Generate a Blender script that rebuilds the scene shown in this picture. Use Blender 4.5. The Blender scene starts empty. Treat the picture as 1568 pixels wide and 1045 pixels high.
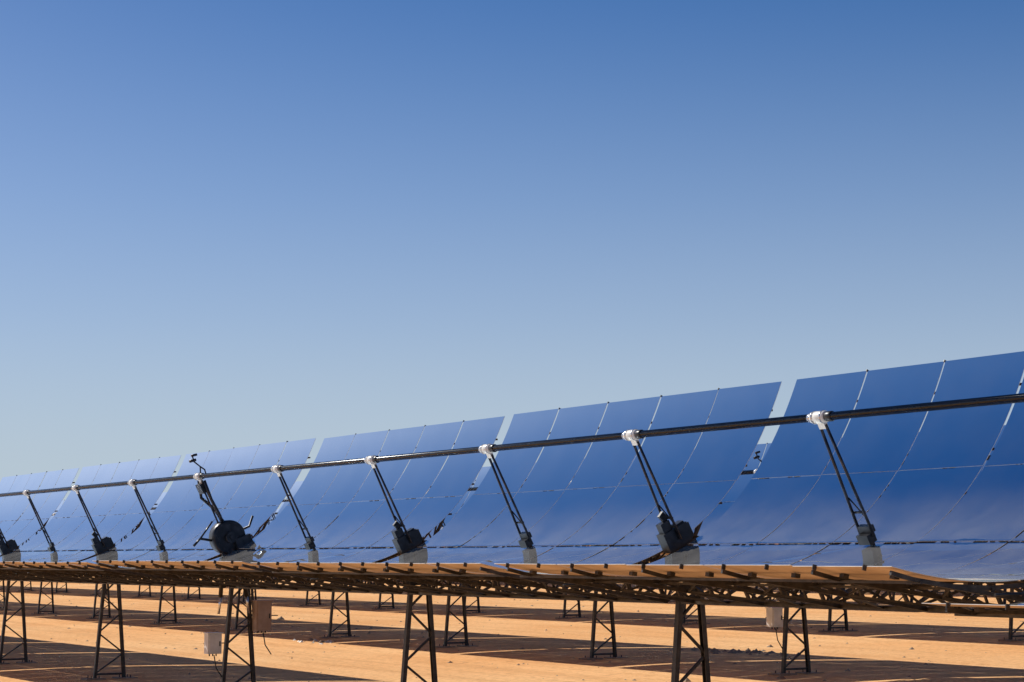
import bpy, math, random
from mathutils import Vector, Matrix
random.seed(7)
sc=bpy.context.scene
# ------------------------------------------------------------ geometry constants
E=math.radians(62.5); FL=1.71; W=2.88
T=Vector((math.sin(E),0,math.cos(E))); Nn=Vector((-math.cos(E),0,math.sin(E))); Y=Vector((0,1,0))
CAMZ=3.0
VX,VZ=16.1,CAMZ+0.18
L=8.1; GAP=0.36

def ground_z(x):
    if x<14: return 0.0
    if x>75: return 61*0.022
    return (x-14)*0.022

# ------------------------------------------------------------ materials
def new_mat(name):
    m=bpy.data.materials.new(name); m.use_nodes=True
    nt=m.node_tree; return m,nt,nt.nodes,nt.links,nt.nodes['Principled BSDF']
def noisy(name,c1,c2,scale=6,rough=0.5,metal=0.0,bump=0.0,rvar=0.15,det=5):
    m,nt,N,K,b=new_mat(name)
    tc=N.new('ShaderNodeTexCoord'); nz=N.new('ShaderNodeTexNoise'); nz.inputs['Scale'].default_value=scale
    nz.inputs['Detail'].default_value=det
    K.new(tc.outputs['Object'],nz.inputs['Vector'])
    r=N.new('ShaderNodeValToRGB'); r.color_ramp.elements[0].position=0.35; r.color_ramp.elements[1].position=0.68
    r.color_ramp.elements[0].color=(*c1,1); r.color_ramp.elements[1].color=(*c2,1)
    K.new(nz.outputs['Fac'],r.inputs['Fac']); K.new(r.outputs['Color'],b.inputs['Base Color'])
    mr=N.new('ShaderNodeMapRange'); mr.inputs['To Min'].default_value=max(0.02,rough-rvar); mr.inputs['To Max'].default_value=rough+rvar
    K.new(nz.outputs['Fac'],mr.inputs['Value']); K.new(mr.outputs['Result'],b.inputs['Roughness'])
    b.inputs['Metallic'].default_value=metal
    if bump>0:
        bp=N.new('ShaderNodeBump'); bp.inputs['Strength'].default_value=bump; bp.inputs['Distance'].default_value=0.02
        K.new(nz.outputs['Fac'],bp.inputs['Height']); K.new(bp.outputs['Normal'],b.inputs['Normal'])
    return m
M_steel=noisy('galvanised_steel',(0.030,0.026,0.023),(0.08,0.07,0.062),9,0.45,0.4)
M_dark=noisy('dark_painted_steel',(0.012,0.013,0.016),(0.04,0.042,0.05),8,0.35,0.3)
M_strut=noisy('strut_steel',(0.03,0.032,0.04),(0.08,0.08,0.09),8,0.3,0.6)
M_back=noisy('mirror_back_paint',(0.44,0.33,0.24),(0.66,0.52,0.40),1.7,0.6,det=9)
M_white=noisy('white_enamel',(0.62,0.62,0.60),(0.80,0.80,0.78),5,0.4)
M_brown=noisy('brown_box_paint',(0.36,0.24,0.17),(0.46,0.33,0.25),5,0.5)
M_conc=noisy('concrete',(0.26,0.19,0.13),(0.40,0.31,0.22),8,0.9,0,0.4)
M_alu=noisy('bright_collar_metal',(0.62,0.62,0.63),(0.82,0.82,0.83),10,0.2,0.85,rvar=.06)
M_abs=noisy('absorber_coating',(0.004,0.004,0.006),(0.010,0.010,0.014),4,0.18,0.0,rvar=.05)
M_abs.node_tree.nodes['Principled BSDF'].inputs['Specular IOR Level'].default_value=.3

def mirror_mat():
    m,nt,N,K,b=new_mat('silvered_mirror')
    N.remove(b); out=N['Material Output']
    tc=N.new('ShaderNodeTexCoord')
    g=N.new('ShaderNodeBsdfGlossy'); g.inputs['Color'].default_value=(0.78,0.88,0.94,1); g.inputs['Roughness'].default_value=0.006
    wv=N.new('ShaderNodeTexNoise'); wv.inputs['Scale'].default_value=.75; wv.inputs['Detail'].default_value=1.5
    K.new(tc.outputs['Object'],wv.inputs['Vector'])
    bp=N.new('ShaderNodeBump'); bp.inputs['Strength'].default_value=1; bp.inputs['Distance'].default_value=.010
    K.new(wv.outputs['Fac'],bp.inputs['Height']); K.new(bp.outputs['Normal'],g.inputs['Normal'])
    d=N.new('ShaderNodeBsdfDiffuse'); d.inputs['Color'].default_value=(0.48,0.46,0.44,1)
    nz=N.new('ShaderNodeTexNoise'); nz.inputs['Scale'].default_value=1.3; nz.inputs['Detail'].default_value=8; nz.inputs['Roughness'].default_value=0.65
    K.new(tc.outputs['Object'],nz.inputs['Vector'])
    mr=N.new('ShaderNodeMapRange'); mr.inputs['From Min'].default_value=0.35; mr.inputs['From Max'].default_value=0.75
    mr.inputs['To Min'].default_value=0.0; mr.inputs['To Max'].default_value=0.025
    K.new(nz.outputs['Fac'],mr.inputs['Value'])
    # dust settles on the flatter, lower part of the trough
    sx=N.new('ShaderNodeSeparateXYZ'); K.new(tc.outputs['Object'],sx.inputs[0])
    dz=N.new('ShaderNodeMapRange'); dz.interpolation_type='SMOOTHSTEP'
    dz.inputs['From Min'].default_value=0.85; dz.inputs['From Max'].default_value=-.05; dz.inputs['To Min'].default_value=0; dz.inputs['To Max'].default_value=.14
    K.new(sx.outputs['Z'],dz.inputs['Value'])
    m1=N.new('ShaderNodeMath'); m1.operation='MULTIPLY_ADD'; K.new(nz.outputs['Fac'],m1.inputs[0]); m1.inputs[1].default_value=2.0; m1.inputs[2].default_value=0.0
    m2=N.new('ShaderNodeMath'); m2.operation='MULTIPLY'; K.new(dz.outputs[0],m2.inputs[0]); K.new(m1.outputs[0],m2.inputs[1])
    m3=N.new('ShaderNodeMath'); m3.operation='ADD'; K.new(m2.outputs[0],m3.inputs[0]); K.new(mr.outputs[0],m3.inputs[1])
    mx=N.new('ShaderNodeMixShader'); K.new(m3.outputs[0],mx.inputs['Fac']); K.new(g.outputs[0],mx.inputs[1]); K.new(d.outputs[0],mx.inputs[2])
    K.new(mx.outputs[0],out.inputs['Surface']); return m
M_mirror=mirror_mat()
def glass_mat():
    m,nt,N,K,b=new_mat('thin_glass_envelope'); N.remove(b); out=N['Material Output']
    t=N.new('ShaderNodeBsdfTransparent'); t.inputs['Color'].default_value=(0.93,0.95,0.97,1)
    g=N.new('ShaderNodeBsdfGlossy'); g.inputs['Roughness'].default_value=0.03
    fr=N.new('ShaderNodeFresnel'); fr.inputs['IOR'].default_value=1.33
    mx=N.new('ShaderNodeMixShader'); K.new(fr.outputs[0],mx.inputs['Fac']); K.new(t.outputs[0],mx.inputs[1]); K.new(g.outputs[0],mx.inputs[2])
    K.new(mx.outputs[0],out.inputs['Surface']); return m
M_glass=glass_mat()

# ------------------------------------------------------------ mesh builder
class MB:
    def __init__(s): s.v=[]; s.f=[]; s.m=[]; s.s=[]; s.mats=[]
    def mi(s,mat):
        if mat not in s.mats: s.mats.append(mat)
        return s.mats.index(mat)
    def beam(s,p,q,w,h,mat,up=None):
        p=Vector(p); q=Vector(q); d=(q-p)
        if d.length<1e-6: return
        d.normalize(); up=Vector(up) if up is not None else (Vector((0,0,1)) if abs(d.z)<0.9 else Vector((0,1,0)))
        a=d.cross(up)
        if a.length<1e-3: a=d.cross(Vector((1,0,0)))
        a.normalize(); b=a.cross(d).normalized()
        n=len(s.v)
        for c in (p,q):
            for sx,sy in((-1,-1),(1,-1),(1,1),(-1,1)): s.v.append(c+a*sx*w/2+b*sy*h/2)
        k=s.mi(mat)
        for f in((0,3,2,1),(4,5,6,7),(0,1,5,4),(1,2,6,5),(2,3,7,6),(3,0,4,7)):
            s.f.append([n+i for i in f]); s.m.append(k); s.s.append(False)
    def tube(s,pts,r,mat,seg=10,cap=True,radii=None):
        pts=[Vector(p) for p in pts]; n=len(s.v); k=s.mi(mat); prev=None
        for i,p in enumerate(pts):
            d=(pts[min(i+1,len(pts)-1)]-pts[max(i-1,0)]).normalized()
            if prev is None:
                up=Vector((0,0,1)) if abs(d.z)<0.9 else Vector((1,0,0)); a=d.cross(up).normalized()
            else: a=(prev-d*prev.dot(d)).normalized()
            prev=a; b=d.cross(a); rr=radii[i] if radii else r
            for j in range(seg):
                t=2*math.pi*j/seg; s.v.append(p+a*rr*math.cos(t)+b*rr*math.sin(t))
        for i in range(len(pts)-1):
            for j in range(seg):
                s.f.append([n+i*seg+j,n+i*seg+(j+1)%seg,n+(i+1)*seg+(j+1)%seg,n+(i+1)*seg+j]); s.m.append(k); s.s.append(True)
        if cap:
            s.f.append([n+j for j in range(seg)][::-1]); s.m.append(k); s.s.append(False)
            s.f.append([n+(len(pts)-1)*seg+j for j in range(seg)]); s.m.append(k); s.s.append(False)
    def grid(s,rows,mat,flip=False):
        n=len(s.v); k=s.mi(mat); c=len(rows[0])
        for r in rows: s.v.extend(r)
        for i in range(len(rows)-1):
            for j in range(c-1):
                f=[n+i*c+j,n+i*c+j+1,n+(i+1)*c+j+1,n+(i+1)*c+j]
                s.f.append(f[::-1] if flip else f); s.m.append(k); s.s.append(True)
    def strip(s,A,B,mat):
        n=len(s.v); k=s.mi(mat); s.v.extend(A); s.v.extend(B); c=len(A)
        for j in range(c-1): s.f.append([n+j,n+j+1,n+c+j+1,n+c+j]); s.m.append(k); s.s.append(False)
    def mesh(s,name):
        me=bpy.data.meshes.new(name); me.from_pydata([tuple(v) for v in s.v],[],s.f)
        for mt in s.mats: me.materials.append(mt)
        me.polygons.foreach_set('material_index',s.m); me.polygons.foreach_set('use_smooth',s.s); me.update(); return me
def obj(name,me,parent=None,loc=(0,0,0),rot=(0,0,0)):
    o=bpy.data.objects.new(name,me); sc.collection.objects.link(o); o.location=loc; o.rotation_euler=rot
    if parent: o.parent=parent
    return o

def C(t,y,off=0.0):
    sl=t/(2*FL); nl=math.sqrt(1+sl*sl)
    nx,nz=-sl/nl,1/nl
    return T*(t-off*nx)+Nn*(t*t/(4*FL)-off*nz)+Y*y
def TN(t,n,y=0): return T*t+Nn*n+Y*y

# ------------------------------------------------------------ mirror module
def module_mesh(name,seed):
    rnd=random.Random(seed); b=MB()
    ml=L-GAP; pl=ml/5; g=0.030
    rowsT=[(-W,-1.447),(-1.433,-0.028),(0.028,1.433),(1.447,W)]
    for i in range(5):
        y0=-ml/2+i*pl+g/2*(i>0); y1=-ml/2+(i+1)*pl-g/2*(i<4)
        for (t0,t1) in rowsT:
            o=[rnd.uniform(-0.007,0.007) for _ in range(4)]
            nt=14; fr=[];bk=[]
            for a in range(nt+1):
                u=a/nt; t=t0+(t1-t0)*u; r1=[];r2=[]
                for c in range(3):
                    v=c/2; y=y0+(y1-y0)*v
                    d=(o[0]*(1-u)+o[1]*u)*(1-v)+(o[2]*(1-u)+o[3]*u)*v
                    r1.append(C(t,y,d)); r2.append(C(t,y,d+0.006))
                fr.append(r1); bk.append(r2)
            b.grid(fr,M_mirror,True); b.grid(bk,M_back)
            b.strip(fr[0],bk[0],M_white); b.strip(fr[-1],bk[-1],M_white)
            b.strip([r[0] for r in fr],[r[0] for r in bk],M_white); b.strip([r[-1] for r in fr],[r[-1] for r in bk],M_white)
            for tt in (t0+0.3,t1-0.3):
                for yy in (y0+0.38,y1-0.38):
                    b.beam(C(tt,yy,0.0145),C(tt,yy,0.06),0.07,0.07,M_steel)
        for yy in (y0+0.38,y1-0.38):
            b.beam(C(-W*1.004,yy,-0.006),C(-W*1.004,yy,0.05),0.05,0.012,M_steel,up=(0,1,0))
        if i>0: b.beam(C(W*1.002,y0,-0.004),C(W*1.002,y0,0.04),0.03,0.012,M_dark,up=(0,1,0))
    A=[TN(-.45,-.12),TN(.45,-.12),TN(.45,-.65),TN(-.45,-.65)]
    y0,y1=-ml/2+0.02,ml/2-0.02
    for a in A: b.beam(a+Y*y0,a+Y*y1,0.06,0.06,M_steel)
    n=10; st=(y1-y0)/n
    for j in range(n+1):
        for q in range(4): b.beam(A[q]+Y*(y0+j*st),A[(q+1)%4]+Y*(y0+j*st),0.04,0.04,M_steel)
        if j<n:
            for q in range(4):
                p,r=(A[q],A[(q+1)%4]) if j%2 else (A[(q+1)%4],A[q])
                b.beam(p+Y*(y0+j*st),r+Y*(y0+(j+1)*st),0.035,0.035,M_steel)
    ysl=[-ml/2+0.05]+[-ml/2+pl*i-.30 for i in range(1,5)]+[ml/2-0.30]
    ysu=[-ml/2+pl*(i+.5) for i in range(5)]
    for s,ys in ((-1,ysl),(1,ysu)):
        for y in ys:
            top=[C(s*t,y,0.07) for t in (0.45,0.85,1.3,1.75,2.2,2.62)]
            low0=TN(s*.45,-.65,y); low1=top[-1]
            low=[low0.lerp(low1,k/5) for k in range(6)]
            for k in range(5):
                b.beam(top[k],top[k+1],0.045,0.03,M_steel,up=(0,1,0))
                b.beam(low[k],low[k+1],0.045,0.04,M_steel,up=(0,1,0))
                b.beam(low[k],top[k+1],0.025,0.025,M_steel)
                if 0<k<5: b.beam(low[k],top[k],0.025,0.025,M_steel)
            b.beam(top[-1],C(s*(W-.03),y,0.06),0.045,0.03,M_steel,up=(0,1,0))
    for t in (-2.55,-1.75,-1.1,1.1,1.75,2.55):
        b.beam(C(t,y0+.1*(t>0),0.085),C(t,y1-.1*(t>0),0.085),0.04,0.03,M_steel)
    for s,ys in ((-1,ysl),(1,ysu)):
        a0=TN(s*.45,-.65); a1=C(s*2.62,0,0.07); m=a0.lerp(a1,0.45)
        for k in range(len(ys)-1):
            ya,yb=ys[k],ys[k+1]; ym=(ya+yb)/2
            b.beam(m+Y*ya,a0+Y*ym,0.025,0.025,M_steel); b.beam(a0+Y*ym,m+Y*yb,0.025,0.025,M_steel)
            if s<0:
                b.beam(m+Y*ya,C(s*1.75,ym,0.085),0.022,0.022,M_steel); b.beam(C(s*1.75,ym,0.085),m+Y*yb,0.022,0.022,M_steel)
    return b.mesh(name)
mods=[module_mesh('mirror_module_mesh_%d'%i,i+3) for i in range(5)]

# ------------------------------------------------------------ pylon
def pylon_mesh(H):
    b=MB(); bw,tw=0.40,0.19
    def leg(s,z): return Vector((s*(bw+(tw-bw)*z/H),0,z))
    for s in (-1,1):
        b.beam(leg(s,0.02),leg(s,H),0.09,0.018,M_steel,up=(1,0,0))
        for yy in (-0.04,0.04):
            b.beam(leg(s,0.02)+Y*yy-Vector((s*.035,0,0)),leg(s,H)+Y*yy-Vector((s*.035,0,0)),0.012,0.055,M_steel,up=(1,0,0))
        b.beam((s*bw,-0.17,0.012),(s*bw,0.17,0.012),0.3,0.024,M_steel)
        b.beam((s*bw,-0.22,-0.04),(s*bw,0.22,-0.04),0.5,0.14,M_conc)
        for dx in (-.1,.1):
            for dy in (-.12,.12): b.tube([(s*bw+dx,dy,.02),(s*bw+dx,dy,.09)],.012,M_dark,6)
    zs=[0.12,0.62,1.12,1.6,2.05,2.45]; s=-1
    for i in range(len(zs)-1):
        z1=min(zs[i+1],H-.05)
        b.beam(leg(s,zs[i]),leg(-s,z1),0.05,0.03,M_steel); s=-s
    b.beam(leg(-1,0.12),leg(1,0.12),0.05,0.05,M_steel); b.beam(leg(-1,H-.06),leg(1,H-.06),0.1,0.1,M_steel)
    b.beam((-0.24,0,H+.0),(0.24,0,H+.0),0.2,0.03,M_steel)
    b.beam((0,0,H+.015),(0,0,H+.28),0.14,0.16,M_steel)
    return b.mesh('pylon_mesh')
def head_mesh():
    b=MB()
    c=TN(0.0,0.13)
    b.beam(c-T*.24,c+T*.19,0.18,0.28,M_dark,up=Nn); b.beam(c+T*.19,c+T*.24,0.14,0.22,M_dark,up=Nn)
    b.beam(c-T*.12+Nn*.14,c-T*.12+Nn*.28,0.12,0.16,M_dark,up=T)
    b.beam(c+T*.02+Nn*.142,c+T*.17+Nn*.142,0.13,0.05,M_dark,up=Nn)
    b.beam(c-T*.05+Nn*.28,c-T*.10+Nn*.40,0.05,0.10,M_dark,up=T)
    b.tube([TN(0,-.3,-.2),TN(0,-.3,.2)],0.13,M_steel,16)
    b.beam(TN(0,-.3,0),TN(0,0.0,0),0.12,0.16,M_dark,up=T)
    b.tube([C(t,.02,0.14) for t in (0.3,0.6,0.9,1.2,1.45)],0.022,M_dark,6)
    b.tube([C(-t,0,0.14) for t in (0.3,0.7,1.1,1.5,1.9)],0.018,M_dark,6)
    return b.mesh('bearing_head_mesh')
def support_mesh(foot):
    b=MB(); Fp=TN(0,FL)
    for s in (-1,1):
        base=TN(-.02,0.10,s*.12); top=TN(0,FL-.10,s*.055)
        b.tube([base,top],0.020,M_strut,8)
    b.tube([TN(0,.42,-.105),TN(0,.42,.105)],0.016,M_dark,8)
    b.tube([TN(0,.30,-.11),TN(0,.62,.085)],0.010,M_dark,6)
    if foot:
        b.beam(TN(-.05,.03),TN(-.05,.15),0.20,0.13,M_dark,up=T); b.beam(TN(.0,.15),TN(.0,.24),0.24,0.07,M_dark,up=T)
        b.beam(TN(0,-.12),TN(0,.03),0.045,0.045,M_dark,up=T)
    b.beam(TN(0,FL-.15,0),TN(0,FL-.06,0),0.12,0.05,M_white,up=T)
    b.tube([Fp+Y*-.13,Fp+Y*-.115,Fp+Y*.115,Fp+Y*.13],0.07,M_white,20,radii=[.056,.074,.074,.056])
    b.tube([Fp+Y*-.25,Fp+Y*-.235,Fp+Y*-.16,Fp+Y*-.13],0.07,M_dark,14,radii=[.055,.064,.064,.055])
    b.tube([Fp+Y*.13,Fp+Y*.16,Fp+Y*.19],0.056,M_alu,14)
    for yy in (-.08,.08): b.tube([Fp+Y*(yy-.010),Fp+Y*(yy+.010)],0.081,M_alu,20)
    return b.mesh('receiver_support_mesh')
sup_foot=support_mesh(True); sup_head=support_mesh(False); head=head_mesh()
P_H=2.58; pyl=pylon_mesh(P_H)
def tube_mesh(y0,y1):
    b=MB(); F=TN(0,FL)
    b.tube([F+Y*y0,F+Y*y1],0.042,M_abs,20); b.tube([F+Y*y0,F+Y*y1],0.050,M_glass,24,cap=False)
    return b.mesh('receiver_tube_mesh')

def drive_mesh():
    b=MB()
    c=TN(0.0,0.28)
    b.tube([c+Y*-.16,c+Y*-.14,c+Y*.14,c+Y*.16],.3,M_dark,32,radii=[.33,.36,.36,.33])
    b.tube([c+Y*-.26,c+Y*-.16],.12,M_dark,20); b.tube([c+Y*-.30,c+Y*-.26],.05,M_dark,12)
    b.beam(c+Vector((.12,-.19,-.18)),c+Vector((.46,-.19,-.05)),.16,.28,M_dark)
    for k in range(12):
        a=k*math.pi/6; p=c+Vector((math.cos(a)*.27,0,math.sin(a)*.27))
        b.tube([p-Y*.18,p-Y*.16],.014,M_dark,6)
    for s in (-1,1):
        b.tube([c+Vector((s*.10,-.1,-.1)),Vector((s*.30,-.1,-1.0))],.045,M_steel,12)
        b.tube([Vector((s*.28,-.1,-.9)),Vector((s*.34,-.1,-1.35))],.028,M_alu,12)
    b.tube([c+T*-.2,c+T*-.55+Nn*.25,c+T*-.75+Nn*.18],.028,M_dark,8)
    b.tube([c+T*-.55+Nn*.25,c+T*-.15+Nn*.45],.02,M_dark,8)
    b.tube([c+T*.25,c+T*.55+Nn*-.02,c+T*.72+Nn*.14],.026,M_dark,8)
    F=TN(0,FL)
    b.tube([F+Vector((0,-.1,0)),F+Vector((-.02,-.12,.20)),F+Vector((-.16,-.12,.30)),F+Vector((-.20,-.12,.42))],.016,M_dark,8)
    b.tube([F+Vector((-.02,-.12,.20)),F+Vector((.08,-.12,.14)),F+Vector((.12,-.12,.02))],.016,M_dark,8)
    b.tube([F+Vector((-.26,-.12,.30)),F+Vector((-.12,-.12,.34))],.03,M_dark,8)
    b.tube([F+Vector((-.22,-.12,.42)),F+Vector((-.10,-.12,.45))],.026,M_dark,8)
    b.tube([F+Y*.12-Nn*.1,F+Y*.14-Nn*.45+T*-.10,TN(.05,.95,.16),TN(.12,.6,.14),c+Nn*.3],.034,M_dark,8)
    b.tube([F-Y*.2-Nn*.1,TN(-.05,1.2,-.24),TN(-.02,.8,-.22),c+Nn*.3-Y*.1],.03,M_dark,8)
    b.beam(TN(-.04,FL-.36,0),TN(-.04,FL-.15,0),.26,.14,M_dark,up=T)
    return b.mesh('drive_unit_mesh')
drv=drive_mesh()

# ------------------------------------------------------------ rows
rows=[(VX,22.6,-4,9,2),(28.8,36.1,-4,14,0),(41.8,42.0,-3,16,9),(54.8,45.5,-3,20,3),(67.8,49.0,-2,22,12),(80.8,47.0,-1,26,6),(93.8,51.0,0,30,15)]
for ri,(vx,ya,k0,k1,kd) in enumerate(rows):
    gz=ground_z(vx+.17); vz=VZ+(gz-ground_z(VX+.17))
    root=bpy.data.objects.new('parabolic_trough_collector',None); sc.collection.objects.link(root); root.location=(vx,ya,vz)
    rn=random.Random(ri+50)
    for k in range(k0,k1+1):
        yy=k*L
        if k<k1:
            dr=rn.uniform(-.006,.006)
            if ri==0:
                if k<=-2: dr=math.radians(-6.5)
                elif k==-1: dr=-.002
            obj('mirror_module_%d'%(k-k0),mods[(k*3+ri)%5],root,(0,yy+L/2,0),(0,dr,0))
            obj('receiver_support_mid_%d'%(k-k0),sup_foot,root,(0,yy+L/2,0))
        obj('receiver_support_%d'%(k-k0),sup_head,root,(0,yy,0))
        obj('bearing_block_%d'%(k-k0),drv if k==kd else head,root,(0,yy,0))
        obj('pylon_%d'%(k-k0),pyl,root,(.17,yy,gz-vz))
    obj('receiver_tube',tube_mesh(k0*L,k1*L),root)

# ------------------------------------------------------------ boxes on pylons
def box_mesh(name,w,d,h,mat):
    b=MB()
    b.beam((0,0,-h/2),(0,0,h/2),w,d,mat,up=(0,1,0))
    b.beam((0,0,h/2),(0,0,h/2+.02),w+.04,d+.04,mat,up=(0,1,0))
    b.beam((-.0,-d/2-.012,-h/2+.03),(-.0,-d/2-.012,h/2-.03),w-.05,.02,mat,up=(0,1,0))
    b.beam((w*.33,-d/2-.03,-.05),(w*.33,-d/2-.03,.05),.02,.02,M_dark,up=(0,1,0))
    for x in (-w*.25,0,w*.25): b.tube([(x,0,-h/2-.05),(x,0,-h/2)],.015,M_dark,8)
    b.tube([(w*.1,0,-h/2-.03),(w*.1+.05,0,-h/2-.3),(w*.1+.2,0.02,-h/2-.5)],.012,M_dark,6)
    b.beam((-w/2-.0,d/2+.015,0),(w/2+.25,d/2+.015,0),.04,.02,M_steel)
    return b.mesh(name)
bw=box_mesh('white_box_mesh',.30,.22,.42,M_white); bb=box_mesh('brown_box_mesh',.34,.24,.62,M_brown)
yd=22.6+2*L
obj('electrical_junction_box',bw,None,(VX-.42,yd-.02,1.22))
obj('hydraulic_control_cabinet',bb,None,(VX+.62,yd-.15,1.78))
obj('electrical_junction_box',bw,None,(28.8-.45,36.1-.02,ground_z(29)+1.30))

# ------------------------------------------------------------ ground
def ground():
    xs=[-3000,-400,-60,0,8,14]+[14+i*3 for i in range(1,21)]+[75,80,120,400,3000]
    xs=sorted(set(xs)); ys=[-3000,-300,-40,0,40,80,160,300,800,4000]
    v=[(x,y,ground_z(x)) for x in xs for y in ys]; n=len(ys)
    f=[(i*n+j,(i+1)*n+j,(i+1)*n+j+1,i*n+j+1) for i in range(len(xs)-1) for j in range(n-1)]
    me=bpy.data.meshes.new('desert_ground'); me.from_pydata(v,[],f); me.update()
    m,nt,N,K,b=new_mat('orange_desert_sand')
    tc=N.new('ShaderNodeTexCoord')
    def noise(scale,det,vec=None,rough=.55):
        z=N.new('ShaderNodeTexNoise'); z.inputs['Scale'].default_value=scale; z.inputs['Detail'].default_value=det; z.inputs['Roughness'].default_value=rough
        K.new(vec or tc.outputs['Object'],z.inputs['Vector']); return z
    mp=N.new('ShaderNodeMapping'); mp.inputs['Scale'].default_value=(1.0,.035,1.0); K.new(tc.outputs['Object'],mp.inputs['Vector'])
    big=noise(.12,6); fine=noise(6,8,rough=.7); tr=noise(1.6,4,mp.outputs['Vector'])
    r=N.new('ShaderNodeValToRGB'); e=r.color_ramp.elements; e[0].position=.3; e[0].color=(.82,.43,.175,1); e[1].position=.72; e[1].color=(.92,.56,.27,1)
    K.new(big.outputs['Fac'],r.inputs['Fac'])
    r2=N.new('ShaderNodeValToRGB'); e=r2.color_ramp.elements; e[0].position=.36; e[0].color=(.84,.79,.74,1); e[1].position=.56; e[1].color=(1,1,1,1)
    K.new(tr.outputs['Fac'],r2.inputs['Fac'])
    r3=N.new('ShaderNodeValToRGB'); e=r3.color_ramp.elements; e[0].position=.32; e[0].color=(.58,.52,.47,1); e[1].position=.52; e[1].color=(1,1,1,1)
    K.new(fine.outputs['Fac'],r3.inputs['Fac'])
    def mul(a,c,f):
        x=N.new('ShaderNodeMixRGB'); x.blend_type='MULTIPLY'; x.inputs['Fac'].default_value=f; K.new(a,x.inputs[1]); K.new(c,x.inputs[2]); return x.outputs[0]
    col=mul(mul(r.outputs[0],r2.outputs[0],.7),r3.outputs[0],.8)
    K.new(col,b.inputs['Base Color']); b.inputs['Roughness'].default_value=.95
    b.inputs['Specular IOR Level'].default_value=.1
    ad=N.new('ShaderNodeMath'); ad.operation='ADD'; K.new(fine.outputs['Fac'],ad.inputs[0]); K.new(tr.outputs['Fac'],ad.inputs[1])
    bp=N.new('ShaderNodeBump'); bp.inputs['Strength'].default_value=.6; bp.inputs['Distance'].default_value=.05
    K.new(ad.outputs[0],bp.inputs['Height']); K.new(bp.outputs['Normal'],b.inputs['Normal'])
    me.materials.append(m); obj('desert_ground',me)
ground()
def stones():
    b=MB(); rn=random.Random(4)
    ks=(b.mi(M_conc),b.mi(M_white))
    def stone(x,y,r,k):
        n=len(b.v); z=ground_z(x)
        for (dx,dy,dz) in ((1,0,.1),(.3,.9,.1),(-.8,.6,.1),(-.9,-.5,.1),(.1,-1,.1),(0,0,.9)):
            b.v.append(Vector((x+dx*r*rn.uniform(.7,1.3),y+dy*r*rn.uniform(.7,1.3),z+dz*r*rn.uniform(.6,1.1)-.01)))
        for j in range(5): b.f.append([n+j,n+(j+1)%5,n+5]); b.m.append(ks[k]); b.s.append(False)
    for i in range(900):
        x=rn.uniform(17,60); y=rn.uniform(.8*x,3.2*x); r=abs(rn.gauss(0,.03))+.015
        if rn.random()<.04: r*=2.2
        stone(x,y,r,0)
    for i in range(26): stone(27.2+rn.gauss(0,.35),58.2+rn.gauss(0,.9),rn.uniform(.03,.11),i%2)
    for i in range(40): stone(33.0+rn.gauss(0,.4),43.5+rn.gauss(0,.9),rn.uniform(.04,.14),0)
    obj('scattered_stones',b.mesh('scattered_stones'))
stones()

# ------------------------------------------------------------ light
S=(Nn*.725+Y*.69).normalized()
el=math.asin(S.z); az=math.atan2(S.x,S.y)
sun=bpy.data.lights.new('sun','SUN'); sun.energy=5.0; sun.angle=math.radians(.5); sun.color=(1,.94,.84)
so=bpy.data.objects.new('sun',sun); sc.collection.objects.link(so); so.rotation_euler=S.to_track_quat('Z','Y').to_euler()
w=bpy.data.worlds.new('World'); sc.world=w; w.use_nodes=True; nt=w.node_tree; N=nt.nodes; K=nt.links
bg=N['Background']; sky=N.new('ShaderNodeTexSky'); sky.sky_type='NISHITA'; sky.sun_disc=False
sky.sun_elevation=el; sky.sun_rotation=az; sky.air_density=1.0; sky.dust_density=.6; sky.ozone_density=1.2; sky.altitude=300
tc=N.new('ShaderNodeTexCoord'); mp=N.new('ShaderNodeMapping'); mp.vector_type='POINT'; mp.inputs['Scale'].default_value=(1,1,3.2)
nm=N.new('ShaderNodeVectorMath'); nm.operation='NORMALIZE'
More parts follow.
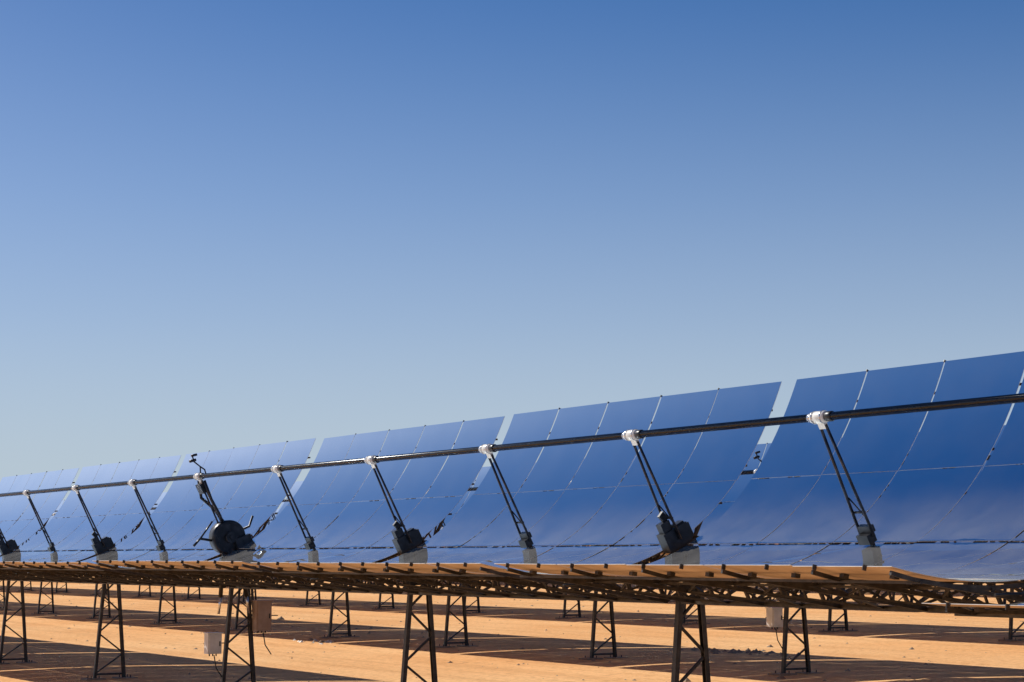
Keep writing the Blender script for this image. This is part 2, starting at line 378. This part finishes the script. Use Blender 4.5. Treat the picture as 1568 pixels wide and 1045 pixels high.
K.new(tc.outputs['Generated'],mp.inputs['Vector']); K.new(mp.outputs[0],nm.inputs[0]); K.new(nm.outputs[0],sky.inputs['Vector'])
hs=N.new('ShaderNodeHueSaturation'); hs.inputs['Saturation'].default_value=1.42; hs.inputs['Hue'].default_value=.504
K.new(sky.outputs[0],hs.inputs['Color'])
# horizon haze and darker zenith as a function of true elevation
sx=N.new('ShaderNodeSeparateXYZ'); K.new(tc.outputs['Generated'],sx.inputs[0])
hz=N.new('ShaderNodeValToRGB'); hz.color_ramp.interpolation='B_SPLINE'; e=hz.color_ramp.elements
e[0].position=.03; e[0].color=(.97,.97,.97,1); e[1].position=.32; e[1].color=(0,0,0,1)
for p,v_ in ((.07,.88),(.12,.60),(.18,.33),(.25,.11)):
    q=e.new(p); q.color=(v_,v_,v_,1)
K.new(sx.outputs['Z'],hz.inputs['Fac'])
zn=N.new('ShaderNodeValToRGB'); e=zn.color_ramp.elements
e[0].position=.18; e[0].color=(1,1,1,1); e[1].position=.70; e[1].color=(.26,.48,.60,1)
K.new(sx.outputs['Z'],zn.inputs['Fac'])
mu=N.new('ShaderNodeMixRGB'); mu.blend_type='MULTIPLY'; mu.inputs[0].default_value=1; K.new(hs.outputs[0],mu.inputs[1]); K.new(zn.outputs[0],mu.inputs[2])
mi=N.new('ShaderNodeMixRGB'); K.new(hz.outputs[0],mi.inputs[0]); K.new(mu.outputs[0],mi.inputs[1]); mi.inputs[2].default_value=(3.6,4.25,4.8,1)
K.new(mi.outputs[0],bg.inputs['Color']); bg.inputs['Strength'].default_value=.13

# ------------------------------------------------------------ camera
cd=bpy.data.cameras.new('camera'); cam=bpy.data.objects.new('camera',cd); sc.collection.objects.link(cam)
cd.sensor_width=36; cd.lens=68.9; cd.clip_end=10000; cd.clip_start=.1
cam.location=(0,0,CAMZ); cam.rotation_euler=(math.radians(90+6.31),0,-math.radians(30.6)); sc.camera=cam
sc.view_settings.view_transform='Standard'; sc.view_settings.look='None'; sc.view_settings.exposure=0
